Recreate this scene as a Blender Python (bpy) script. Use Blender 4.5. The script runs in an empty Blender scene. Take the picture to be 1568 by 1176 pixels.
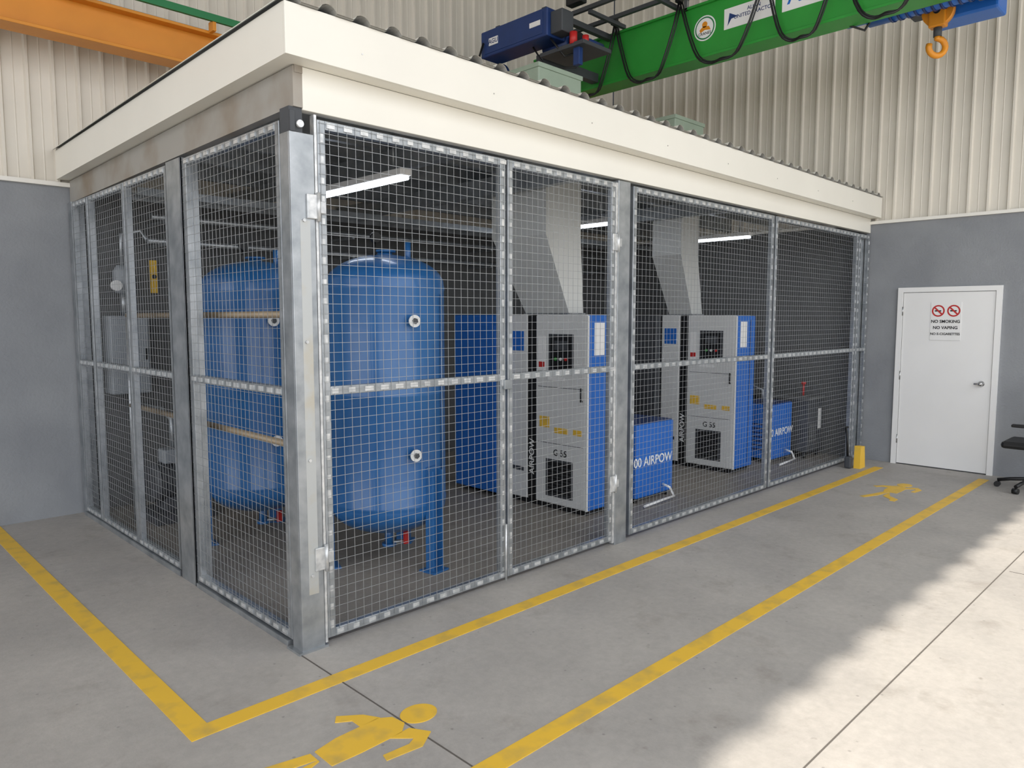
import bpy, bmesh, math, random
from mathutils import Vector, Matrix
random.seed(4)
scene = bpy.context.scene
L = 7.5; D = 3.9

# ---------------------------------------------------------------- materials
def srgb(c):
    return tuple(((v/255)/12.92 if v/255 <= .04045 else ((v/255+.055)/1.055)**2.4) for v in c)

def mat(name, rgb, rough=.5, metal=0., noise=.0, scale=5., rgb2=None, bump=0., bscale=60., detail=6., coat=0., lo=.35, hi=.65):
    m = bpy.data.materials.new(name); m.use_nodes = True
    nt = m.node_tree; b = nt.nodes['Principled BSDF']
    c = srgb(rgb)
    b.inputs['Roughness'].default_value = rough
    b.inputs['Metallic'].default_value = metal
    if coat: b.inputs['Coat Weight'].default_value = coat
    tc = nt.nodes.new('ShaderNodeTexCoord')
    n = nt.nodes.new('ShaderNodeTexNoise'); n.inputs['Scale'].default_value = scale; n.inputs['Detail'].default_value = detail
    nt.links.new(tc.outputs['Object'], n.inputs['Vector'])
    r = nt.nodes.new('ShaderNodeValToRGB')
    r.color_ramp.elements[0].position = lo; r.color_ramp.elements[1].position = hi
    if rgb2 is not None: c2 = srgb(rgb2)
    else: c2 = tuple(v*(1-noise) for v in c)
    r.color_ramp.elements[0].color = (*c2, 1); r.color_ramp.elements[1].color = (*c, 1)
    nt.links.new(n.outputs['Fac'], r.inputs['Fac'])
    nt.links.new(r.outputs['Color'], b.inputs['Base Color'])
    if bump:
        n2 = nt.nodes.new('ShaderNodeTexNoise'); n2.inputs['Scale'].default_value = bscale; n2.inputs['Detail'].default_value = 4
        nt.links.new(tc.outputs['Object'], n2.inputs['Vector'])
        bp = nt.nodes.new('ShaderNodeBump'); bp.inputs['Strength'].default_value = bump; bp.inputs['Distance'].default_value = .01
        nt.links.new(n2.outputs['Fac'], bp.inputs['Height']); nt.links.new(bp.outputs['Normal'], b.inputs['Normal'])
    return m

def concrete(name='concrete_floor', ca=(164, 160, 155), cb=(186, 181, 174)):
    m = bpy.data.materials.new(name); m.use_nodes = True
    nt = m.node_tree; N = nt.nodes; K = nt.links; b = N['Principled BSDF']
    tc = N.new('ShaderNodeTexCoord')
    def noise(s, d=6, r=.55):
        n = N.new('ShaderNodeTexNoise'); n.inputs['Scale'].default_value = s; n.inputs['Detail'].default_value = d; n.inputs['Roughness'].default_value = r
        K.new(tc.outputs['Object'], n.inputs['Vector']); return n
    def ramp(src, p0, p1, c0, c1):
        r = N.new('ShaderNodeValToRGB'); r.color_ramp.elements[0].position = p0; r.color_ramp.elements[1].position = p1
        r.color_ramp.elements[0].color = (*c0, 1); r.color_ramp.elements[1].color = (*c1, 1); K.new(src, r.inputs['Fac']); return r
    big = ramp(noise(1.1, 8, .65).outputs['Fac'], .3, .7, srgb(ca), srgb(cb))
    fine = ramp(noise(22, 8, .7).outputs['Fac'], .3, .7, (.84,)*3, (1.05,)*3)
    spots = ramp(noise(9, 3).outputs['Fac'], .22, .30, (.6, .58, .55), (1,)*3)
    stain = ramp(noise(2.6, 5, .7).outputs['Fac'], .30, .44, (.80, .78, .76), (1,)*3)
    pits = N.new('ShaderNodeTexVoronoi'); pits.inputs['Scale'].default_value = 9; K.new(tc.outputs['Object'], pits.inputs['Vector'])
    pr = ramp(pits.outputs['Distance'], .04, .08, (.45,)*3, (1,)*3)
    cur = big.outputs['Color']
    for x in (fine, spots, stain, pr):
        mx = N.new('ShaderNodeMix'); mx.data_type = 'RGBA'; mx.blend_type = 'MULTIPLY'; mx.inputs[0].default_value = .85 if x is not pr else .55
        K.new(cur, mx.inputs[6]); K.new(x.outputs['Color'], mx.inputs[7]); cur = mx.outputs[2]
    K.new(cur, b.inputs['Base Color'])
    rr = N.new('ShaderNodeMapRange'); rr.inputs[3].default_value = .45; rr.inputs[4].default_value = .75
    K.new(noise(3).outputs['Fac'], rr.inputs[0]); K.new(rr.outputs[0], b.inputs['Roughness'])
    bp = N.new('ShaderNodeBump'); bp.inputs['Strength'].default_value = .12; bp.inputs['Distance'].default_value = .01
    K.new(noise(70, 5).outputs['Fac'], bp.inputs['Height']); K.new(bp.outputs['Normal'], b.inputs['Normal'])
    return m

def emis(name, rgb, s):
    m = bpy.data.materials.new(name); m.use_nodes = True
    b = m.node_tree.nodes['Principled BSDF']
    b.inputs['Base Color'].default_value = (1, 1, 1, 1)
    b.inputs['Emission Color'].default_value = (*srgb(rgb), 1); b.inputs['Emission Strength'].default_value = s
    return m

M = dict(
 floor=concrete(), floor_shade=concrete('shade_toned_cage_concrete', (132, 127, 120), (150, 144, 136)),  # second concrete is a darker copy, cage shade put into its colour
 yellow=mat('yellow_paint', (235, 190, 62), .55, rgb2=(206, 172, 82), scale=7, lo=.28, hi=.5, detail=9),
 joint=mat('saw_cut', (96, 91, 86), .9),
 render=mat('grey_render', (146, 149, 152), .85, rgb2=(134, 137, 141), scale=1.8, bump=.35, bscale=55),
 shade_separator=mat('shade_and_separator_grey', (98, 100, 100), .85, noise=.12, scale=2.5),  # wall grey darkened to paint the cage's shade; also the separator's own grey
 clad=mat('cream_cladding', (222, 216, 203), .45, noise=.05, scale=2),
 flash=mat('cream_flashing', (238, 235, 226), .4, noise=.04, scale=3),
 cream=mat('white_fascia', (234, 231, 220), .4, noise=.04, scale=1.5),
 galv=mat('galvanised_steel', (180, 184, 187), .38, .7, rgb2=(142, 148, 152), scale=9, bump=.03, bscale=30, lo=.3, hi=.7),
 galvb=mat('galvanised_bright', (222, 223, 222), .34, .5, rgb2=(186, 189, 190), scale=25),
 wire=mat('galvanised_wire', (172, 175, 176), .45, .6, noise=.1, scale=30),
 rust=mat('weathered_galvanised', (168, 165, 158), .6, .3, rgb2=(146, 134, 118), scale=2.2, detail=8, lo=.3, hi=.55),
 primer=mat('stained_primer', (186, 189, 188), .5, .5, rgb2=(186, 178, 158), scale=5, lo=.25, hi=.5),
 tank=mat('blue_tank_paint', (40, 102, 160), .36, 0, rgb2=(32, 88, 144), scale=2, coat=.35, bump=.03, bscale=8),
 blue=mat('blue_cabinet_paint', (34, 106, 196), .4, noise=.08, scale=2),
 blued=mat('dark_blue_paint', (30, 58, 114), .45, noise=.15, scale=5),
 grey=mat('light_grey_cabinet', (218, 219, 217), .45, noise=.05, scale=2),
 mgrey=mat('mid_grey_enclosure', (152, 158, 163), .5, noise=.06, scale=3),
 dgrey=mat('dark_grey_paint', (70, 73, 77), .6, noise=.15, scale=4),
 black=mat('black_plastic', (20, 21, 23), .45, noise=.1),
 white=mat('white_paint', (238, 238, 236), .4, noise=.03, scale=2),
 duct=mat('zinc_duct', (214, 216, 213), .45, .2, noise=.05, scale=3),
 green=mat('green_crane_paint', (46, 152, 56), .4, noise=.1, scale=3),
 greend=mat('green_busbar', (35, 120, 70), .5),
 orange=mat('orange_crane_paint', (220, 142, 38), .45, noise=.1, scale=3),
 hook=mat('hook_orange', (225, 145, 30), .4, noise=.1),
 red=mat('red_paint', (190, 40, 38), .45),
 brown=mat('brown_pipe', (160, 144, 120), .5, .3, noise=.15, scale=5),
 palegreen=mat('translucent_duct_green', (150, 166, 148), .5, noise=.08),
 tube=emis('fluorescent_tube', (235, 243, 255), 7),
 ceil=mat('underside_sheet', (150, 150, 146), .6, noise=.06),
 chrome=mat('satin_chrome', (190, 190, 190), .25, 1.),
)

# ---------------------------------------------------------------- builder
class B:
    def __init__(s): s.bm = bmesh.new(); s.mats = []
    def mi(s, m):
        if m not in s.mats: s.mats.append(m)
        return s.mats.index(m)
    def box(s, x0, x1, y0, y1, z0, z1, m, bev=0, M4=None):
        mi = s.mi(m)
        t = bmesh.new(); bmesh.ops.create_cube(t, size=1)
        for v in t.verts:
            v.co = Vector((x0+(v.co.x+.5)*(x1-x0), y0+(v.co.y+.5)*(y1-y0), z0+(v.co.z+.5)*(z1-z0)))
        if bev: bmesh.ops.bevel(t, geom=list(t.edges), offset=bev, segments=2, affect='EDGES', profile=.5)
        if M4 is not None: bmesh.ops.transform(t, matrix=M4, verts=t.verts)
        s._merge(t, mi)
    def _merge(s, t, mi):
        vm = {}
        for v in t.verts: vm[v] = s.bm.verts.new(v.co)
        for f in t.faces:
            try: g = s.bm.faces.new([vm[v] for v in f.verts])
            except ValueError: continue
            g.material_index = mi if mi is not None else f.material_index; g.smooth = f.smooth
        t.free()
    def cyl(s, p0, p1, r, m, seg=16, r2=None, caps=True):
        mi = s.mi(m); p0 = Vector(p0); p1 = Vector(p1); r2 = r if r2 is None else r2
        d = (p1-p0).normalized(); u = d.orthogonal().normalized(); w = d.cross(u)
        a = []; b = []
        for i in range(seg):
            t = 2*math.pi*i/seg; o = u*math.cos(t)+w*math.sin(t)
            a.append(s.bm.verts.new(p0+o*r)); b.append(s.bm.verts.new(p1+o*r2))
        for i in range(seg):
            j = (i+1) % seg
            f = s.bm.faces.new((a[i], a[j], b[j], b[i])); f.material_index = mi; f.smooth = seg > 6
        if caps:
            f = s.bm.faces.new(a[::-1]); f.material_index = mi
            f = s.bm.faces.new(b); f.material_index = mi
    def path(s, pts, r, m, seg=8):
        mi = s.mi(m); pts = [Vector(p) for p in pts]; rings = []
        u = None
        for i, p in enumerate(pts):
            d = (pts[min(i+1, len(pts)-1)]-pts[max(i-1, 0)]).normalized()
            u = d.orthogonal().normalized() if u is None else (u-d*u.dot(d)).normalized()
            w = d.cross(u)
            rings.append([s.bm.verts.new(p+(u*math.cos(2*math.pi*k/seg)+w*math.sin(2*math.pi*k/seg))*r) for k in range(seg)])
        for a, b in zip(rings, rings[1:]):
            for k in range(seg):
                j = (k+1) % seg
                f = s.bm.faces.new((a[k], a[j], b[j], b[k])); f.material_index = mi; f.smooth = True
        f = s.bm.faces.new(rings[0][::-1]); f.material_index = mi
        f = s.bm.faces.new(rings[-1]); f.material_index = mi
    def lathe(s, prof, c, m, seg=56):
        mi = s.mi(m); rings = []
        for r, z in prof:
            if r < 1e-4: rings.append([s.bm.verts.new((c[0], c[1], c[2]+z))])
            else: rings.append([s.bm.verts.new((c[0]+r*math.cos(2*math.pi*k/seg), c[1]+r*math.sin(2*math.pi*k/seg), c[2]+z)) for k in range(seg)])
        for a, b in zip(rings, rings[1:]):
            for k in range(seg):
                j = (k+1) % seg
                if len(a) == 1: f = s.bm.faces.new((a[0], b[j], b[k]))
                elif len(b) == 1: f = s.bm.faces.new((a[k], a[j], b[0]))
                else: f = s.bm.faces.new((a[k], a[j], b[j], b[k]))
                f.material_index = mi; f.smooth = True
    def prism(s, poly, M4, depth, m):
        mi = s.mi(m)
        a = [s.bm.verts.new(M4 @ Vector((x, y, 0))) for x, y in poly]
        b = [s.bm.verts.new(M4 @ Vector((x, y, depth))) for x, y in poly]
        n = len(poly)
        for f in (a[::-1], b): s.bm.faces.new(f).material_index = mi
        for i in range(n):
            j = (i+1) % n
            s.bm.faces.new((a[i], a[j], b[j], b[i])).material_index = mi
    def poly(s, pts, m, smooth=False):
        f = s.bm.faces.new([s.bm.verts.new(p) for p in pts]); f.material_index = s.mi(m); f.smooth = smooth
    def text(s, body, M4, size, m, ext=.001, bold=.012):
        cu = bpy.data.curves.new('tmp', 'FONT'); cu.body = body; cu.size = size; cu.align_x = 'CENTER'; cu.align_y = 'CENTER'; cu.extrude = ext; cu.offset = size*bold
        ob = bpy.data.objects.new('tmp', cu); scene.collection.objects.link(ob)
        dg = bpy.context.evaluated_depsgraph_get()
        me = bpy.data.meshes.new_from_object(ob.evaluated_get(dg))
        t = bmesh.new(); t.from_mesh(me); bmesh.ops.transform(t, matrix=M4, verts=t.verts)
        s._merge(t, s.mi(m))
        bpy.data.objects.remove(ob); bpy.data.curves.remove(cu); bpy.data.meshes.remove(me)
    def done(s, name, parent=None, recalc=True, loc=None):
        if recalc: bmesh.ops.recalc_face_normals(s.bm, faces=s.bm.faces)
        me = bpy.data.meshes.new(name); s.bm.to_mesh(me); s.bm.free()
        for m in s.mats: me.materials.append(m)
        ob = bpy.data.objects.new(name, me); scene.collection.objects.link(ob)
        if parent: ob.parent = parent
        if loc: ob.location = loc
        return ob

def frame_mx(o, X, Y, Z):
    return Matrix.Translation(Vector(o)) @ Matrix((X, Y, Z)).transposed().to_4x4()
def faceNegX(o): return frame_mx(o, (0, -1, 0), (0, 0, 1), (-1, 0, 0))
def faceNegY(o): return frame_mx(o, (1, 0, 0), (0, 0, 1), (0, -1, 0))
def empty(name):
    e = bpy.data.objects.new(name, None); scene.collection.objects.link(e); e.empty_display_size = .2
    return e

# ---------------------------------------------------------------- shell
b = B(); b.box(-30, L+.2, -30, D+.2, -.2, 0, M['floor'])
b.box(.0, L, .05, D, 0, .0015, M['floor_shade'])  # thin sheet over the same slab, paints the cage floor's shade
b.done('floor')

def clad_profile(u0, u1, pitch=.19, depth=.028):
    pts = []; u = u0
    while u < u1:
        pts += [(u, 0), (u+pitch*.36, 0), (u+pitch*.40, .004), (u+pitch*.44, 0), (u+pitch*.78, 0), (u+pitch*.84, depth), (u+pitch*.94, depth)]
        u += pitch
    pts.append((u1, 0)); return [p for p in pts if p[0] <= u1]

XW = -9.0; ZT = 7.0
b = B()
b.box(XW, L+.2, D, D+.2, 0, 2.86, M['render'])
b.box(.02, L, D-.004, D, 0, 2.84, M['shade_separator'])  # added dark sheet on the render, interior shade as colour
b.box(XW, L+.2, D+.06, D+.2, 2.86, ZT, M['dgrey'])
pr = clad_profile(XW, L)
for (u0, d0), (u1, d1) in zip(pr, pr[1:]):
    if u1-u0 < 1e-5: continue
    b.poly([(u0, D+.03-d0, 2.86), (u1, D+.03-d1, 2.86), (u1, D+.03-d1, ZT), (u0, D+.03-d0, ZT)], M['clad'])
b.done('wall_back', recalc=False)
b = B()
b.box(L, L+.2, -30, D, 0, 2.86, M['render'])
b.box(L-.004, L, .05, D, 0, 2.84, M['shade_separator'])  # same shade sheet for the right wall inside the cage
b.box(L+.06, L+.2, -12, D, 2.86, ZT, M['dgrey'])
pr = clad_profile(-12, D)
for (u0, d0), (u1, d1) in zip(pr, pr[1:]):
    if u1-u0 < 1e-5: continue
    b.poly([(L+.03-d0, u0, 2.86), (L+.03-d0, u0, ZT), (L+.03-d1, u1, ZT), (L+.03-d1, u1, 2.86)], M['clad'])
b.done('wall_right', recalc=False)
b = B()
b.box(XW, L, D-.035, D+.01, 2.83, 2.865, M['flash'])
b.done('trim_1')
b = B(); b.box(L-.035, L+.01, -12, D-.035, 2.83, 2.865, M['flash']); b.done('trim_2')
b = B(); b.box(XW, L+.2, -4.88, D+.2, ZT, ZT+.15, M['ceil'])
x = XW
while x < L:
    b.box(x, x+.2, -4.915, -4.88, ZT, ZT+.15, M['ceil']); x += .5
for y in (-4.4, -2.6, -.8, 1.0, 2.8):
    b.box(XW, L-.01, y-.04, y+.04, ZT-.2, ZT, M['galv'])
b.done('ceiling')

# floor markings
b = B()
Z = .003
b.box(-.76, -.66, -.30, D-.02, 0, Z, M['yellow'])
b.box(-.76, 7.08, -.395, -.30, 0, Z, M['yellow'])
b.box(-6, 7.2, -1.42, -1.325, 0, Z, M['yellow'])
b.done('floor_line_marking')
def pictogram(cx, cy, s):
    b = B()
    I = frame_mx((cx, cy, 0), (1, 0, 0), (0, 1, 0), (0, 0, 1))
    circ = [(.0+.085*s*math.cos(t*math.pi/16), .0+.072*s*math.sin(t*math.pi/16)) for t in range(32)]
    b.prism(circ, I, .003, M['yellow'])
    def P(pts): b.prism([(x*s, y*s) for x, y in pts], I, .003, M['yellow'])
    P([(-.10, .055), (-.15, .09), (-.36, .085), (-.47, .06), (-.47, -.07), (-.34, -.075), (-.14, -.07), (-.09, -.02)])
    P([(-.14, .088), (-.18, .16), (-.27, .23), (-.30, .19), (-.24, .15), (-.24, .088)])
    P([(-.10, -.065), (-.05, -.15), (-.14, -.21), (-.30, -.19), (-.29, -.15), (-.17, -.16), (-.13, -.14), (-.20, -.072)])
    P([(-.49, .06), (-.66, .10), (-.85, .16), (-.87, .11), (-.68, .04), (-.49, .005)])
    P([(-.49, -.01), (-.64, -.06), (-.74, -.17), (-.84, -.17), (-.84, -.12), (-.78, -.11), (-.68, -.005), (-.49, -.0)])
    return b.done('pedestrian_floor_marking')
pictogram(.03, -.87, 1.0)
pictogram(6.30, -.87, .95)
b = B()
b.box(-.06, -.053, -12, -.01, 0, .0015, M['joint'])
b.box(-9, 7.5, -2.225, -2.218, 0, .0015, M['joint'])
b.box(4.0, 4.006, -12, -2.25, 0, .0015, M['joint'])
b.done('floor_saw_cut')

# door on right wall
b = B()
y0, y1 = -1.385, -.345
b.box(L-.035, L-.0005, y0, y0+.055, 0, 2.07, M['white'])
b.box(L-.035, L-.0005, y1-.055, y1, 0, 2.07, M['white'])
b.box(L-.035, L-.0005, y0+.055, y1-.055, 2.015, 2.07, M['white'])
b.box(L-.022, L-.006, y0+.06, y1-.06, .012, 2.01, M['white'], .002)
b.box(L-.012, L-.001, y0+.055, y1-.055, 0.002, 2.015, M['dgrey'])
for z in (.3, 1.05, 1.8): b.cyl((L-.03, y1-.058, z-.05), (L-.03, y1-.058, z+.05), .008, M['chrome'], 10)
b.cyl((L-.022, -1.235, 1.0), (L-.034, -1.235, 1.0), .032, M['chrome'], 24)
b.cyl((L-.03, -1.235, 1.0), (L-.06, -1.235, 1.0), .011, M['chrome'], 12)
b.lathe([(0, -.022), (.018, -.02), (.028, -.005), (.028, .008), (.018, .02), (0, .022)], (L-.075, -1.235, 1.0), M['chrome'], 20)
b.cyl((L-.05, -1.235, 1.0), (L-.06, -1.17, .998), .01, M['chrome'], 10)
b.done('door_1')
b = B()
b.box(L-.027, L-.0225, -1.005, -.70, 1.47, 1.90, M['white'])
b.box(L-.0272, L-.024, -1.008, -.697, 1.467, 1.472, M['grey'])
for cy in (-.775, -.93):
    Mx = faceNegX((L-.028, cy, 1.80))
    n = 32
    for i in range(n):
        t0 = 2*math.pi*i/n; t1 = 2*math.pi*(i+1)/n
        b.poly([Mx @ Vector((r*math.cos(t), r*math.sin(t), 0)) for r, t in ((.066, t0), (.066, t1), (.05, t1), (.05, t0))], M['red'])
    b.prism([(-.045, .033), (-.033, .045), (.045, -.033), (.033, -.045)], Mx, .001, M['red'])
    b.prism([(-.035, -.007), (.03, -.007), (.03, .007), (-.035, .007)], Mx, .0006, M['black'])
for i, tx in enumerate(('NO SMOKING', 'NO VAPING', 'NO E-CIGARETTES')):
    b.text(tx, faceNegX((L-.0285, -.8525, 1.68-i*.07)), .046 if i < 2 else .036, M['black'], .0004, .025)
b.done('no_smoking_sign')

# ---------------------------------------------------------------- cage
b = B()
FW = .045
WR = .0014
def stitch_h(x0, x1, z, yf):
    x = x0+.05
    while x < x1-.03:
        w = random.uniform(.035, .055)
        b.box(x, x+w, yf-.006, yf, z-.013, z+.013, M['galvb']); x += .1
def stitch_v(x, z0, z1, yf):
    z = z0+.05
    while z < z1-.03:
        b.box(x-.010, x+.010, yf-.004, yf, z, z+random.uniform(.02, .045), M['galvb']); z += .1
def panel_front(x0, x1, z0=.04, z1=2.70, mid=1.345):
    yf = .0
    b.box(x0, x0+FW, yf, yf+.04, z0, z1, M['galv'], .003)
    b.box(x1-FW, x1, yf, yf+.04, z0, z1, M['galv'], .003)
    for z in (z0, mid-FW/2, z1-FW): b.box(x0+FW, x1-FW, yf, yf+.04, z, z+FW, M['galv'], .003)
    stitch_h(x0, x1, z0+FW/2, yf); stitch_h(x0, x1, mid, yf); stitch_h(x0, x1, z1-FW/2, yf)
    stitch_v(x0+FW/2, z0, z1, yf); stitch_v(x1-FW/2, z0, z1, yf)
    yc = yf-.004
    n = round((x1-x0-.03)/.05)
    for i in range(n+1):
        x = x0+.015+(x1-x0-.03)*i/n
        b.cyl((x, yc, z0+.005), (x, yc, z1-.005), WR, M['wire'], 4, caps=False)
    n = round((z1-z0-.03)/.05)
    for i in range(n+1):
        z = z0+.015+(z1-z0-.03)*i/n
        b.cyl((x0+.005, yc-.003, z), (x1-.005, yc-.003, z), WR, M['wire'], 4, caps=False)
def panel_left(y0, y1, z0=.04, z1=2.69, mid=1.345, xf=-.04):
    b.box(xf, xf+.04, y0, y0+FW, z0, z1, M['galv'], .003)
    b.box(xf, xf+.04, y1-FW, y1, z0, z1, M['galv'], .003)
    for z in (z0, mid-FW/2, z1-FW):
        b.box(xf, xf+.04, y0+FW, y1-FW, z, z+FW, M['galv'], .003)
        y = y0+.05
        while y < y1-.03:
            b.box(xf-.006, xf, y, y+.05, z+FW/2-.013, z+FW/2+.013, M['galvb']); y += .1
    xc = xf-.004
    n = round((y1-y0-.03)/.05)
    for i in range(n+1):
        y = y0+.015+(y1-y0-.03)*i/n
        b.cyl((xc, y, z0+.005), (xc, y, z1-.005), WR, M['wire'], 4, caps=False)
    n = round((z1-z0-.03)/.05)
    for i in range(n+1):
        z = z0+.015+(z1-z0-.03)*i/n
        b.cyl((xc-.003, y0+.005, z), (xc-.003, y1-.005, z), WR, M['wire'], 4, caps=False)
panel_front(.105, 1.405); panel_front(1.425, 2.52)
panel_front(2.74, 5.01); panel_front(5.05, 7.13); panel_front(7.16, 7.48)
# corner post
b.box(-.045, .085, .0, .012, 0, 2.62, M['galv'], .002)
b.box(-.0, .055, -.0008, .0, .3, 2.2, M['primer'])
b.box(-.045, -.033, .012, .10, 0, 2.62, M['galv'], .002)
b.box(.073, .085, .012, .10, 0, 2.62, M['galv'], .002)
b.box(-.07, .1, -.01, .12, 0, .012, M['galv'])
b.box(-.04, .03, .01, .1, 2.62, 2.74, M['dgrey'])
b.box(-.04, -.015, -.004, .01, 2.62, 2.72, M['dgrey'], .002)
b.cyl((.01, -.012, 2.66), (.01, .012, 2.66), .018, M['galvb'], 16)
b.box(.088, .103, .0, .04, .02, 2.72, M['galvb'], .002)
# intermediate posts
b.box(2.555, 2.70, .0, .10, 0, 2.72, M['galv'], .004)
b.box(2.525, 2.55, .0, .03, .02, 2.70, M['galvb'], .002)
b.box(7.36, 7.48, .05, .15, 0, 2.72, M['galv'], .004)
for y0, y1 in ((1.36, 1.60),):
    b.box(-.05, -.038, y0, y1, 0, 2.70, M['galv'], .002)
    b.box(-.05, .06, y0, y0+.01, 0, 2.70, M['galv'], .002)
    b.box(-.05, .06, y1-.01, y1, 0, 2.70, M['galv'], .002)
b.box(-.04, .06, 3.78, 3.88, 0, 2.70, M['galv'], .003)
panel_left(.115, 1.345); panel_left(1.62, 2.44); panel_left(2.46, 3.32); panel_left(3.34, 3.77)
b.box(-.055, .03, 1.62, 3.8, .0, .035, M['galv'], .002)
b.box(-.055, .03, .14, 1.34, .0, .03, M['galv'], .002)
# hinges
for x in (.085, 2.53):
    for z in (2.27, .48):
        b.box(x-.05, x+.012, -.014, 0, z-.06, z+.06, M['galvb'], .003)
        b.box(x+.012, x+.055, -.014, 0, z-.03, z+.03, M['galvb'], .003)
        b.cyl((x+.012, -.014, z-.07), (x+.012, -.014, z+.07), .011, M['galvb'], 12)
b.box(1.38, 1.45, -.018, 0, 1.27, 1.33, M['galv'], .003)
b.cyl((1.39, -.02, .03), (1.39, -.02, .4), .007, M['galvb'], 10)
for z in (.4, 1.0, 1.6, 2.2):
    b.cyl((.02, -.001, z), (.02, -.01, z), .008, M['galvb'], 10)
b.done('wire_mesh_cage', recalc=True)

# ---------------------------------------------------------------- cage roof
b = B()
OV = -.115
def slz(y): return -.05*(y/3.9)
b.box(OV, 7.49, OV, OV+.02, 2.935, 3.17, M['cream'], .002)
b.box(OV+.02, 7.49, OV+.02, .0, 2.935, 2.945, M['cream'])
Mx = frame_mx((OV, 0, 0), (0, 1, 0), (0, 0, 1), (1, 0, 0))
b.prism([(OV+.0201, 2.935), (3.88, 2.885), (3.88, 3.12), (OV+.0201, 3.17)], Mx, .02, M['cream'])
Mx = frame_mx((OV+.0201, 0, 0), (0, 1, 0), (0, 0, 1), (1, 0, 0))
b.prism([(.0, 2.937), (3.88, 2.887), (3.88, 2.895), (.0, 2.945)], Mx, .10, M['cream'])
b.box(.03, 7.49, .0, .06, 2.73, 2.934, M['cream'], .003)
b.box(-.012, .03, -.005, .07, 2.90, 2.934, M['rust'])
Mx = frame_mx((-.02, 0, 0), (0, 1, 0), (0, 0, 1), (1, 0, 0))
b.prism([(.0, 2.74), (3.88, 2.70), (3.88, 2.88), (.0, 2.93)], Mx, .05, M['rust'])
x = .3
while x < 7.4:
    b.cyl((x, OV-.003, 3.03), (x, OV, 3.03), .004, M['chrome'], 8); x += .9
pitch = .19
prof = []
x = OV-.02
n = int((7.48-x)/pitch*12)
for i in range(n+1):
    xx = x+i*pitch/12; ph = (i % 12)/12
    h = max(0, math.sin(2*math.pi*ph))**.6*.030 if ph < .5 else 0
    prof.append((xx, h))
for off, m in ((0, M['cream']), (-.004, M['ceil'])):
    rows = []
    for y in (OV-.02, D-.01):
        rows.append([b.bm.verts.new((px, y, 3.174+slz(y)+ph+off)) for px, ph in prof])
    for i in range(len(prof)-1):
        f = b.bm.faces.new((rows[0][i], rows[0][i+1], rows[1][i+1], rows[1][i])); f.material_index = b.mi(m)
for y in (.55, 1.2, 1.85, 2.5, 3.15):
    b.box(.03, 7.49, y-.025, y+.025, 2.95+slz(y), 3.16+slz(y), M['galv'])
for x in (1.4, 2.62, 5.0):
    b.box(x-.04, x+.04, .06, 3.88, 2.78, 2.94, M['galv'])
for v in b.bm.verts:
    if v.co.z > 2.88: v.co.z -= .038*max(0, v.co.x)/7.5
b.done('cage_roof', recalc=False)
for (cx, cy, zt) in ((3.06, 1.25, 3.84), (5.10, 1.25, 3.80)):
    b = B()
    b.box(cx-.30, cx+.25, cy-.25, cy+.25, 3.15, zt-.01, M['palegreen'], .01)
    b.box(cx-.31, cx+.26, cy-.26, cy+.26, zt-.04, zt, M['palegreen'], .005)
    b.done('roof_exhaust_cowl')

# fluorescent lights
for (x, y0, y1) in ((1.28, .85, 2.05), (4.28, 1.4, 2.6), (6.46, 1.0, 2.2)):
    b = B()
    b.box(x-.05, x+.05, y0, y1, 2.70, 2.745, M['white'], .005)
    b.cyl((x-.025, y0+.02, 2.685), (x-.025, y1-.02, 2.685), .013, M['tube'], 12)
    b.cyl((x+.025, y0+.02, 2.685), (x+.025, y1-.02, 2.685), .013, M['tube'], 12)
    for y in (y0+.15, y1-.15): b.cyl((x, y, 2.745), (x, y, 3.10), .006, M['galv'], 8)
    b.done('fluorescent_light')

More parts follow.
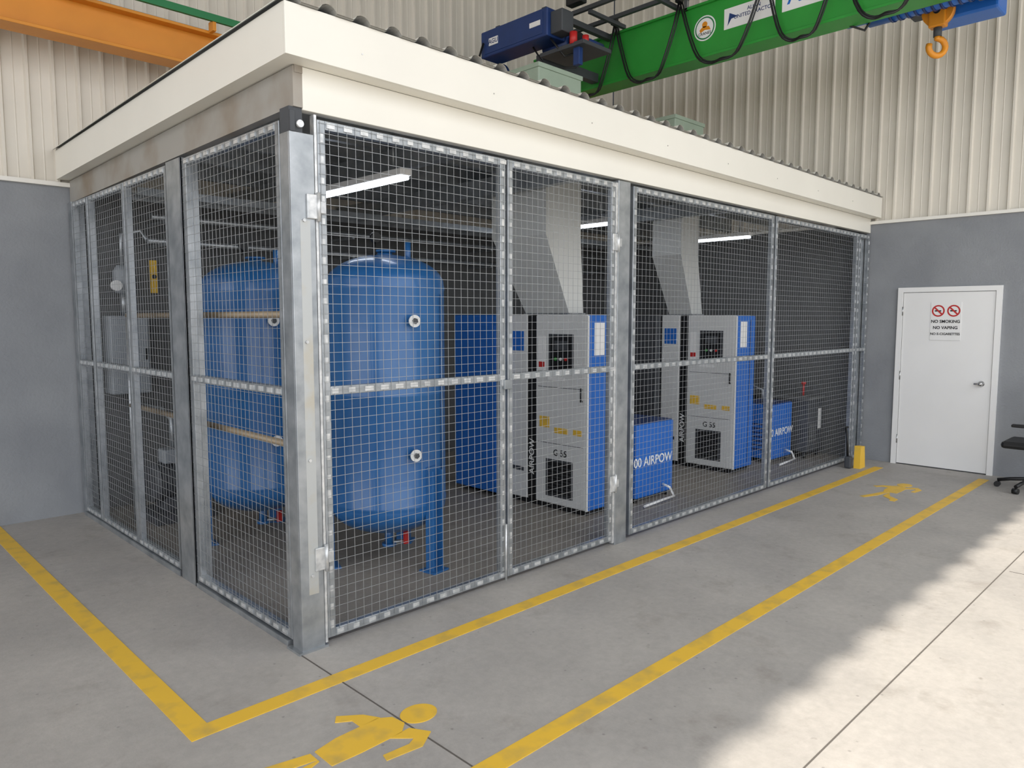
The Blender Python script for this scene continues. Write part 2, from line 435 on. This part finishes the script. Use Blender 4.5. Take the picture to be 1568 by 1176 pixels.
# ---------------------------------------------------------------- tanks
def tank(cx, cy, rot0):
    b = B(); R = .405
    prof = []
    for i in range(13):
        t = math.pi/2*i/12; prof.append((R*math.sin(t), .43-.21*math.cos(t)))
    prof += [(R, .44), (R+.004, .45), (R+.004, .465), (R, .475), (R, 1.2), (R+.003, 1.205), (R+.003, 1.215), (R, 1.22), (R, 1.905), (R+.004, 1.915), (R+.004, 1.93), (R, 1.94)]
    for i in range(1, 13):
        t = math.pi/2*(1-i/12); prof.append((R*math.sin(t), 1.945+.21*math.cos(t)))
    b.lathe(prof, (cx, cy, 0), M['tank'], 72)
    for k in range(3):
        a = math.radians(rot0+120*k)
        Mx = Matrix.Translation((cx, cy, 0)) @ Matrix.Rotation(a, 4, 'Z')
        b.box(R-.01, R+.012, -.05, .05, 0.01, .72, M['tank'], .003, Mx)
        b.box(R+.012, R+.06, -.05, -.04, 0.01, .70, M['tank'], .002, Mx)
        b.box(R+.012, R+.06, .04, .05, 0.01, .70, M['tank'], .002, Mx)
        b.box(R-.05, R+.09, -.075, .075, 0, .014, M['tank'], .003, Mx)
    a = math.radians(-101)
    for z in (1.70, .82):
        d = Vector((math.cos(a), math.sin(a), 0)); p = Vector((cx, cy, z))+d*(R-.01)
        b.cyl(p, p+d*.05, .028, M['tank'], 20)
        b.cyl(p+d*.05, p+d*.062, .040, M['grey'], 24)
        b.cyl(p+d*.062, p+d*.072, .02, M['dgrey'], 6)
    a = math.radians(-62); d = Vector((math.cos(a), math.sin(a), 0))
    q = Vector((cx, cy, 0))+d*(R+.008)
    b.cyl(q+Vector((0, 0, .5)), q+Vector((0, 0, 1.88)), .006, M['tank'], 8)
    b.cyl((cx, cy, 2.13), (cx, cy, 2.17), .05, M['tank'], 24); b.cyl((cx, cy, 2.17), (cx, cy, 2.185), .075, M['tank'], 24)
    b.cyl((cx+.12, cy-.1, 2.08), (cx+.12, cy-.1, 2.24), .022, M['tank'], 16)
    b.cyl((cx-.12, cy-.05, 2.1), (cx-.12, cy-.05, 2.24), .012, M['black'], 12)
    b.cyl((cx-.12, cy-.08, 2.26), (cx-.12, cy-.05, 2.26), .035, M['black'], 20)
    b.cyl((cx, cy, .12), (cx, cy, .24), .03, M['tank'], 16); b.cyl((cx, cy, .10), (cx, cy, .12), .05, M['tank'], 20)
    b.cyl((cx, cy, .12), (cx+.12, cy-.05, .12), .014, M['galv'], 12)
    b.box(cx+.09, cx+.13, cy-.065, cy-.045, .10, .19, M['red'], .003)
    return b.done('air_receiver_tank')
tank(1.153, .938, -80)
tank(.78, 2.12, -70)

# ---------------------------------------------------------------- compressors
def compressor(x0, rear, lo, hi):
    b = B()
    x1 = x0+.42
    b.box(x0+.03, x1-.02, .68, 2.28, 0, .06, M['black'])
    b.box(x0, x1-.06, .66, 1.25, .05, 1.75, M['grey'], .012)
    b.box(x0+.02, x1, .64, 1.24, .05, 1.745, M['blue'], .012)
    b.box(x0+.0, x0+.035, .645, .66, .05, 1.74, M['grey'])
    b.box(x0+.01, x1, 1.25, 1.36, .06, 1.74, M['black'], .004)
    b.box(x0+.0, x1, 1.36, 1.60, .05, 1.75, M['grey'], .008)
    b.box(x0-.08, x1, 1.62, 2.30, .05, 1.75, rear, .015)
    b.box(x0-.085, x0-.08, 1.70, 2.22, .15, 1.65, rear, .002)
    fx = x0
    def fb(ya, yb, za, zb, m, t=.006): b.box(fx-t, fx, min(ya, yb), max(ya, yb), za, zb, m, .0015)
    fb(.69, 1.22, 1.105, 1.11, M['dgrey'], .002); fb(.69, 1.22, .60, .605, M['dgrey'], .002)
    fb(.80, 1.09, 1.25, 1.58, M['dgrey'], .004); fb(.82, 1.07, 1.27, 1.56, M['black'], .007)
    fb(.87, 1.02, 1.44, 1.52, M['dgrey'], .009)
    for i in range(3): b.cyl((fx-.007, .88+i*.06, 1.36), (fx-.018, .88+i*.06, 1.36), .014, (M['red'], M['grey'], M['green'])[i], 12)
    fb(1.13, 1.22, 1.25, 1.56, M['white'], .003); fb(1.14, 1.21, 1.28, 1.33, M['red'], .004)
    fb(.90, 1.1, 1.17, 1.20, M['white'], .003)
    fb(.70, .80, .70, .75, M['yellow'], .003); fb(.86, 1.02, .70, .75, M['yellow'], .003); fb(1.08, 1.20, .74, .84, M['yellow'], .003)
    b.text('G 55', faceNegX((fx-.002, .95, .52)), .08, M['black'])
    fb(.80, 1.12, .12, .46, M['dgrey'], .004); fb(.82, 1.10, .14, .44, M['black'], .006)
    for i in range(9): fb(.82, 1.10, .15+i*.03, .155+i*.03, M['dgrey'], .008)
    b.box(x0+.08, x0+.22, .634, .64, 1.40, 1.68, M['white'], .001)
    b.box(x0+.30, x0+.31, .634, .64, .1, 1.7, M['blued'])
    b.text('AIRPOW', frame_mx((fx+.009, 1.305, .45), (0, 0, 1), (0, 1, 0), (-1, 0, 0)), .085, M['white'])
    fb(1.40, 1.56, 1.42, 1.60, M['blue'], .003); fb(1.40, 1.56, .3, .34, M['dgrey'], .003)
    b.cyl((fx-.02, .70, 1.0), (fx-.02, .70, 1.12), .008, M['black'], 8)
    b.box(fx-.02, fx, .695, .705, 1.0, 1.01, M['black'])
    o = b.done('air_compressor')
    b = B()
    zb, zm, zt = 1.752, 2.42, 2.93
    def rect(r): return [(x0+r[0], r[2]), (x0+r[1], r[2]), (x0+r[1], r[3]), (x0+r[0], r[3])]
    lo = rect(lo); hi = rect(hi)
    for i in range(4):
        j = (i+1) % 4
        A = (*lo[i], zb); Bb = (*lo[j], zb); C = (*hi[i], zm); Dd = (*hi[j], zm)
        if i == 0: b.poly([A, Bb, C], M['duct']); b.poly([Bb, Dd, C], M['duct'])
        else: b.poly([A, Bb, Dd], M['duct']); b.poly([A, Dd, C], M['duct'])
    b.box(hi[0][0], hi[1][0], hi[0][1], hi[2][1], zm, zt+.2, M['duct'])
    b.box(lo[0][0]-.015, lo[1][0]+.015, lo[0][1]-.015, lo[2][1]+.015, zb-.001, zb+.012, M['galv'])
    b.done('exhaust_duct')
    return o
compressor(3.0, M['blue'], (.03, .22, .88, 1.40), (-.25, .20, .90, 1.55))
compressor(5.52, M['dgrey'], (.03, .25, 1.22, 1.52), (-.25, .10, 1.20, 1.58))

def dryer(x0, x1, y0, y1, h):
    b = B()
    for x in (x0+.05, x1-.05):
        for y in (y0+.05, y1-.05): b.cyl((x, y, 0), (x, y, .05), .02, M['black'], 12)
    b.box(x0, x1, y0, y1, .05, h, M['blue'], .012)
    b.box(x0+.01, x1-.01, y0+.01, y1-.01, h, h+.012, M['blued'], .004)
    b.text('00 AIRPOW', faceNegY(((x0+x1)/2-.03, y0-.001, h*.52)), .12, M['white'])
    for i in range(7):
        b.box(x0-.003, x0, y0+.06, y1-.06, .15+i*.05, .17+i*.05, M['blued'])
    b.path([(x0+.15, y0+.2, h), (x0+.15, y0+.2, h+.15), (x0+.15, y0+.4, h+.22), (x0+.15, y1+.1, h+.22), (x0+.15, y1+.1, .02)], .018, M['galv'], 10)
    b.path([(x1-.2, y0-.02, .14), (x1-.2, y0-.10, .12), (x1-.15, y0-.12, .03), (x0-.05, y0-.13, .02)], .012, M['white'], 8)
    return b.done('refrigerated_air_dryer')
dryer(3.66, 4.26, .60, 1.05, .74)
dryer(6.36, 6.88, .61, 1.05, .70)

b = B()
b.box(6.97, 7.38, .45, .95, .08, .72, M['dgrey'], .01)
b.box(6.95, 7.40, .43, .97, .72, .76, M['shade_separator'], .008)
for x in (7.0, 7.35):
    for y in (.5, .9): b.cyl((x, y, 0), (x, y, .08), .02, M['black'], 10)
b.box(7.25, 7.33, .444, .45, .35, .60, M['white'])
for i in range(5): b.box(7.02, 7.2, .445, .45, .2+i*.05, .22+i*.05, M['shade_separator'])
b.cyl((7.15, .6, .76), (7.15, .6, .9), .012, M['red'], 10); b.cyl((7.15, .6, .9), (7.15, .6, .93), .03, M['red'], 14)
b.done('condensate_separator')
for (x0, x1, y0, y1, h) in ((4.55, 5.1, 1.75, 2.4, 1.35), (6.75, 7.35, 1.3, 2.2, 1.6)):
    b = B()
    b.box(x0, x1, y0, y1, .06, h, M['dgrey'], .012); b.box(x0+.03, x1-.03, y0+.03, y1-.03, 0, .06, M['black'])
    b.box(x0+.06, x1-.06, y0-.006, y0, .15, h*.45, M['black'], .002)
    for i in range(8): b.box(x0+.06, x1-.06, y0-.012, y0-.004, .18+i*.055, .2+i*.055, M['dgrey'])
    b.box(x0-.004, x0, y0+.08, y1-.08, h*.5, h-.1, M['mgrey'], .002)
    b.cyl(((x0+x1)/2, y0-.01, h-.2), ((x0+x1)/2, y0, h-.2), .04, M['red'], 20)
    b.done('electrical_cabinet')

b = B()
b.path([(.18, .35, 1.74), (.18, 3.2, 1.74)], .02, M['brown'], 10)
b.path([(.18, .35, 1.0), (.18, 3.2, 1.0)], .02, M['brown'], 10)
for y in (.35, 1.75, 3.2): b.cyl((.18, y, 0), (.18, y, 1.76), .018, M['galv'], 10)
b.done('guard_rail')
b = B()
b.path([(.5, 3.6, 2.4), (7.4, 3.6, 2.4)], .025, M['galv'], 12)
b.path([(.5, 3.5, 2.6), (7.4, 3.5, 2.6)], .025, M['galv'], 12)
for x in (.6, 2.5, 4.5, 6.5): b.box(x, x+.03, 3.45, 3.895, 2.35, 2.38, M['galv']); b.box(x, x+.03, 3.45, 3.895, 2.55, 2.575, M['galv'])
b.done('overhead_pipework')
b = B()
for i in range(20):
    b.box(.3+.35*i, .32+.35*i, 2.9, 3.2, 2.70, 2.71, M['galv'])
b.box(.2, 7.2, 2.885, 2.9, 2.68, 2.74, M['galv']); b.box(.2, 7.2, 3.2, 3.215, 2.68, 2.74, M['galv'])
b.done('cable_tray')

b = B()
b.box(.18, .50, 3.66, 3.895, 1.05, 1.74, M['mgrey'], .012)
b.box(.20, .48, 3.655, 3.66, 1.08, 1.71, M['mgrey'], .003)
b.box(.46, .475, 3.64, 3.66, 1.35, 1.45, M['black'])
b.cyl((.33, 3.75, 1.74), (.33, 3.75, 1.95), .03, M['galv'], 14)
b.lathe([(0, 0), (.06, .01), (.08, .05), (.08, .2), (.05, .25), (0, .26)], (.33, 3.75, 1.93), M['mgrey'], 24)
b.cyl((.24, 3.66, 2.0), (.24, 3.62, 2.0), .045, M['white'], 20)
b.cyl((.24, 3.66, 2.0), (.33, 3.75, 2.0), .015, M['galv'], 10)
b.path([(.33, 3.75, 2.15), (.33, 3.75, 2.45), (.5, 3.75, 2.5), (.5, 3.6, 2.4)], .02, M['galv'], 10)
b.done('wall_electrical_box')
b = B()
b.box(.60, .66, 3.86, 3.895, 1.95, 2.25, M['yellow'], .004)
b.cyl((.63, 3.85, 2.1), (.63, 3.87, 2.1), .02, M['black'], 12)
b.done('yellow_isolator_tag')
b = B()
b.box(.25, .75, 2.95, 3.45, .0, .08, M['dgrey'], .01)
b.cyl((.3, 3.2, .32), (.7, 3.2, .32), .16, M['dgrey'], 28); b.cyl((.7, 3.2, .32), (.76, 3.2, .32), .17, M['mgrey'], 28)
b.box(.38, .62, 3.08, 3.32, .08, .2, M['dgrey'], .01)
for i in range(9): b.cyl((.34+i*.035, 3.2, .32), (.345+i*.035, 3.2, .32), .172, M['dgrey'], 28)
b.box(.40, .60, 3.12, 3.28, .48, .6, M['mgrey'], .01)
b.path([(.5, 3.2, .6), (.5, 3.2, .85), (.5, 3.4, .92), (.5, 3.88, .92)], .025, M['galv'], 12)
b.done('vacuum_pump')

# ---------------------------------------------------------------- cranes
b = B()
yy = 3.45
b.box(XW, L, yy-.11, yy+.11, 3.92, 3.945, M['orange'], .003)
b.box(XW, L, yy-.11, yy+.11, 4.22, 4.245, M['orange'], .003)
b.box(XW, L, yy-.012, yy+.012, 3.945, 4.22, M['orange'])
b.box(XW, L, yy-.02, yy+.02, 4.245, 4.28, M['galv'])
for x in (-7, -4, -1.6, 1.8, 4, 6.5):
    b.box(x-.08, x+.08, yy-.1, D+.04, 3.78, 3.92, M['galv'])
    b.box(x-.006, x+.006, yy-.1, yy+.1, 3.945, 4.22, M['orange'])
b.done('crane_runway_beam')
b = B()
b.box(XW, 3.4, 3.24, 3.27, 4.30, 4.36, M['greend'])
for i in range(12): b.box(XW+i, XW+i+.03, 3.25, 3.34, 4.225, 4.31, M['orange'])
b.done('conductor_bar')

crane = empty('overhead_bridge_crane')
b = B()
x0, x1 = 5.1, 5.38
YE = -3.6
b.box(x0, x1, YE, 3.3, 4.40, 4.425, M['green'], .003)
b.box(x0+.03, x1-.03, YE, 3.3, 4.425, 4.93, M['green'])
b.box(x0, x1, YE, 3.3, 4.93, 4.955, M['green'], .003)
b.box(x0-.35, x1+.35, 3.3, 3.6, 4.29, 4.62, M['green'], .01)
fx = x0+.03
def disc(y, z, r, m, t): b.cyl((fx-t, y, z), (fx, y, z), r, m, 40)
disc(.88, 4.70, .125, M['white'], .002); disc(.88, 4.70, .112, M['greend'], .003); disc(.88, 4.70, .098, M['white'], .004)
disc(.88, 4.735, .03, M['hook'], .005)
b.prism([(-.06, 0), (-.02, .03), (.05, .02), (.07, -.02), (.0, -.01), (-.05, -.03)], faceNegX((fx-.004, .88, 4.69)), .001, M['hook'])
b.text('CRANES', faceNegX((fx-.0045, .88, 4.645)), .04, M['black'], .0005)
b.box(fx-.002, fx, .12, .66, 4.62, 4.82, M['white'])
b.prism([(-.02, -.07), (.0, .05), (.09, .0), (.02, -.01)], faceNegX((fx-.003, .60, 4.72)), .001, M['blued'])
b.text('ALIAN\nUNITED TRACTOR', faceNegX((fx-.0025, .34, 4.74)), .05, M['blued'], .0005)
b.box(fx-.002, fx, -1.5, .05, 4.62, 4.86, M['white']); b.text('A  CRANE', faceNegX((fx-.0025, -.45, 4.74)), .2, M['blue'], .0005)
b.done('bridge_girder', crane)
b = B()
b.box(4.99, 5.03, YE, 3.2, 5.06, 5.09, M['galv'])
for y in (3.0, 2.0, 1.1, .15, -.6, -1.6): b.box(4.99, 5.14, y-.02, y+.02, 5.03, 5.07, M['galv'])
for y in (3.0, 2.0, 1.1, .15, -.6, -1.6): b.box(5.10, 5.14, y-.02, y+.02, 4.93, 5.07, M['galv'])
stops = [2.75, 1.96, 1.12, .18, -.52, -1.3, -2.1]
for a, c in zip(stops, stops[1:]):
    n = 20; pts = []
    for i in range(n+1):
        t = i/n; u = 2*t-1
        pts.append((5.01+.015*math.sin(i), a+(c-a)*(.5+.5*(u*.75+.25*u**3)), 5.03-.74*(1-u**4)))
    b.path(pts, .011, M['black'], 8)
    b.path([(p[0]+.03, p[1]-.01, p[2]+.03*(1-abs(2*i/n-1))) for i, p in enumerate(pts)], .008, M['black'], 8)
    b.box(4.98, 5.05, a-.03, a+.03, 4.99, 5.06, M['black'], .004)
b.done('festoon_cable', crane)
b = B()
b.box(3.9, 4.18, 1.96, 2.96, 4.60, 4.88, M['blued'], .012)
b.box(3.895, 3.9, 2.02, 2.90, 4.63, 4.85, M['blued'], .002)
b.box(3.888, 3.895, 2.68, 2.82, 4.70, 4.78, M['white']); b.box(3.888, 3.895, 2.05, 2.2, 4.72, 4.77, M['white'])
b.text('AGU', faceNegX((3.887, 2.75, 4.74)), .07, M['blued'], .0005)
b.box(3.95, 4.13, 1.80, 1.96, 4.62, 4.84, M['dgrey'], .01)
for y in (2.1, 2.8): b.box(4.0, 5.12, y-.03, y+.03, 4.88, 4.94, M['dgrey'])
b.cyl((4.3, 1.95, 4.62), (4.3, 2.3, 4.62), .11, M['blued'], 24); b.cyl((4.3, 1.85, 4.62), (4.3, 1.95, 4.62), .08, M['black'], 24)
b.cyl((4.22, 1.75, 4.55), (4.5, 1.75, 4.55), .06, M['blued'], 20)
b.cyl((4.08, 1.76, 4.50), (4.08, 1.76, 4.62), .04, M['red'], 16)
b.cyl((4.20, 1.70, 4.50), (4.20, 1.70, 4.60), .035, M['red'], 16)
b.box(4.1, 4.16, 1.7, 1.78, 4.30, 4.5, M['blued'], .004)
b.box(4.15, 5.1, 2.25, 2.35, 4.45, 4.55, M['dgrey'], .005)
b.box(4.05, 4.5, 1.6, 2.2, 4.47, 4.51, M['dgrey'], .004)
b.box(4.0, 4.1, 1.60, 1.80, 4.86, 5.1, M['black'], .01)
b.box(3.7, 5.1, 3.3, 3.6, 4.29, 4.56, M['blued'], .01)
b.cyl((4.2, 2.9, 4.5), (4.2, 3.3, 4.5), .1, M['blued'], 24)
b.path([(3.88, 2.9, 4.75), (3.84, 2.95, 4.55), (3.86, 2.85, 4.45), (4.0, 2.7, 4.42), (4.3, 2.4, 4.45)], .012, M['black'], 8)
b.path([(4.0, 2.0, 4.6), (4.1, 1.9, 4.42), (4.3, 1.85, 4.5), (4.35, 1.9, 4.62)], .012, M['black'], 8)
b.path([(4.05, 2.3, 4.6), (4.15, 2.2, 4.38), (4.4, 2.0, 4.40), (4.6, 1.9, 4.7)], .01, M['black'], 8)
for x in (4.5, 4.9):
    b.box(x-.02, x+.02, .4, 2.6, 5.0, 5.04, M['dgrey'])
for y in (.5, 1.2, 1.9, 2.5): b.box(4.5, 5.12, y-.02, y+.02, 4.96, 5.0, M['dgrey'])
b.done('travel_drive_and_panel', crane)
b = B()
hx, hy = 5.78, -1.12
DZ = -.10
b.box(5.0, 6.35, hy-.5, hy-.42, 4.96, 5.10, M['blued'], .01); b.box(5.0, 6.35, hy+.42, hy+.5, 4.96, 5.10, M['blued'], .01)
b.cyl((5.62, hy-.35, 4.72+DZ), (5.62, hy+.55, 4.72+DZ), .17, M['blue'], 32)
b.cyl((5.62, hy-.55, 4.72+DZ), (5.62, hy-.35, 4.72+DZ), .19, M['blued'], 32); b.cyl((5.62, hy+.55, 4.72+DZ), (5.62, hy+.75, 4.72+DZ), .13, M['blue'], 32)
for i in range(10): b.cyl((5.62, hy-.3+i*.07, 4.72+DZ), (5.62, hy-.28+i*.07, 4.72+DZ), .18, M['blued'], 32)
b.box(5.5, 5.75, hy-.5, hy+.5, 4.75, 4.98, M['blued'], .01)
b.box(5.85, 6.15, hy-.45, hy+.1, 4.42, 4.85, M['blue'], .02)
b.box(5.40, 5.5, hy-.2, hy+.35, 4.44, 4.85, M['blued'], .01)
b.box(5.9, 6.1, hy+.15, hy+.3, 4.55, 4.9, M['dgrey'], .01)
for dy in (-.035, .035): b.cyl((hx, hy+dy, 4.36), (hx, hy+dy, 4.8), .006, M['black'], 8)
Q = .06
b.cyl((hx-.035, hy, 4.42+Q), (hx+.035, hy, 4.42+Q), .13, M['hook'], 28)
b.cyl((hx-.055, hy-.06, 4.55+Q), (hx+.055, hy-.06, 4.55+Q), .09, M['hook'], 28)
b.box(hx-.05, hx+.05, hy-.07, hy+.07, 4.28+Q, 4.44+Q, M['hook'], .012)
b.cyl((hx-.06, hy, 4.42+Q), (hx+.06, hy, 4.42+Q), .03, M['black'], 16)
b.cyl((hx, hy, 4.20+Q), (hx, hy, 4.29+Q), .035, M['dgrey'], 16)
R = frame_mx((hx, hy, 4.11+Q), (.7115, -.7027, 0), (0, 0, 1), (-.7, -.71, 0))
pts = [(0, .10), (0, .07)]+[(.075*math.cos(math.radians(t)), .075*math.sin(math.radians(t))) for t in range(80, -201, -20)]
b.path([R @ Vector((x, y, 0)) for x, y in pts], .027, M['hook'], 12)
b.path([(5.45, hy+.35, 4.6), (5.4, hy+.5, 4.35), (5.3, hy+.7, 4.45), (5.3, hy+.8, 4.8)], .012, M['black'], 8)
b.done('rope_hoist', crane)

# ---------------------------------------------------------------- small things right end
b = B()
Mx = frame_mx((6.82, -.16, 0), (1, 0, 0), (0, 0, 1), (0, -1, 0))
b.prism([(0, 0), (.16, 0), (.13, .25), (.01, .26)], Mx, .07, M['yellow'])
b.box(6.74, 6.81, -.16, -.08, 0, .14, M['dgrey'], .02)
b.path([(6.77, -.11, .13), (6.78, -.09, .40), (6.81, -.06, .46), (6.87, -.06, .46)], .013, M['black'], 10)
b.done('dustpan_and_brush')

b = B()
cx, cy = 6.94, -1.84
b.cyl((cx, cy, .09), (cx, cy, .14), .04, M['black'], 20); b.cyl((cx, cy, .14), (cx, cy, .42), .022, M['chrome'], 16)
for k in range(5):
    a = math.radians(72*k+20); c, s = math.cos(a), math.sin(a)
    b.path([(cx+.03*c, cy+.03*s, .115), (cx+.18*c, cy+.18*s, .095), (cx+.29*c, cy+.29*s, .07)], .018, M['black'], 10)
    b.cyl((cx+.29*c-.025*s, cy+.29*s+.025*c, .028), (cx+.29*c+.025*s, cy+.29*s-.025*c, .028), .028, M['black'], 18)
b.box(cx-.24, cx+.24, cy-.24, cy+.24, .43, .50, M['black'], .03)
b.box(cx-.22, cx+.22, cy-.30, cy-.24, .60, 1.05, M['black'], .025)
b.box(cx-.03, cx+.03, cy-.27, cy-.23, .45, .65, M['black'], .01)
for sx in (-1, 1):
    b.path([(cx+sx*.24, cy, .46), (cx+sx*.30, cy, .50), (cx+sx*.30, cy+.02, .66)], .014, M['black'], 10)
    b.box(cx+sx*.30-.035, cx+sx*.30+.035, cy-.12, cy+.14, .66, .69, M['black'], .012)
b.done('office_chair')

# ---------------------------------------------------------------- lights & world
sun = bpy.data.lights.new('sun', 'SUN'); sun.energy = 4.2; sun.angle = math.radians(1.0); sun.color = (1, .92, .81)
so = bpy.data.objects.new('sun', sun); scene.collection.objects.link(so)
d = Vector((.9, 2.93, -7.0))
so.rotation_euler = d.to_track_quat('-Z', 'Y').to_euler()
w = bpy.data.worlds.new('sky'); scene.world = w; w.use_nodes = True
bg = w.node_tree.nodes['Background']; bg.inputs[0].default_value = (.93, .95, 1, 1); bg.inputs[1].default_value = 2.15
scene.view_settings.view_transform = 'Standard'
scene.view_settings.exposure = 0.13

cam = bpy.data.cameras.new('camera'); co = bpy.data.objects.new('camera', cam); scene.collection.objects.link(co)
cam.sensor_width = 36; cam.lens = 1128/1568*36; cam.clip_end = 200
co.location = (-1.84, -3.344, 1.72)
co.rotation_euler = (math.radians(90-5.12), 0, math.radians(45.36-90))
scene.camera = co
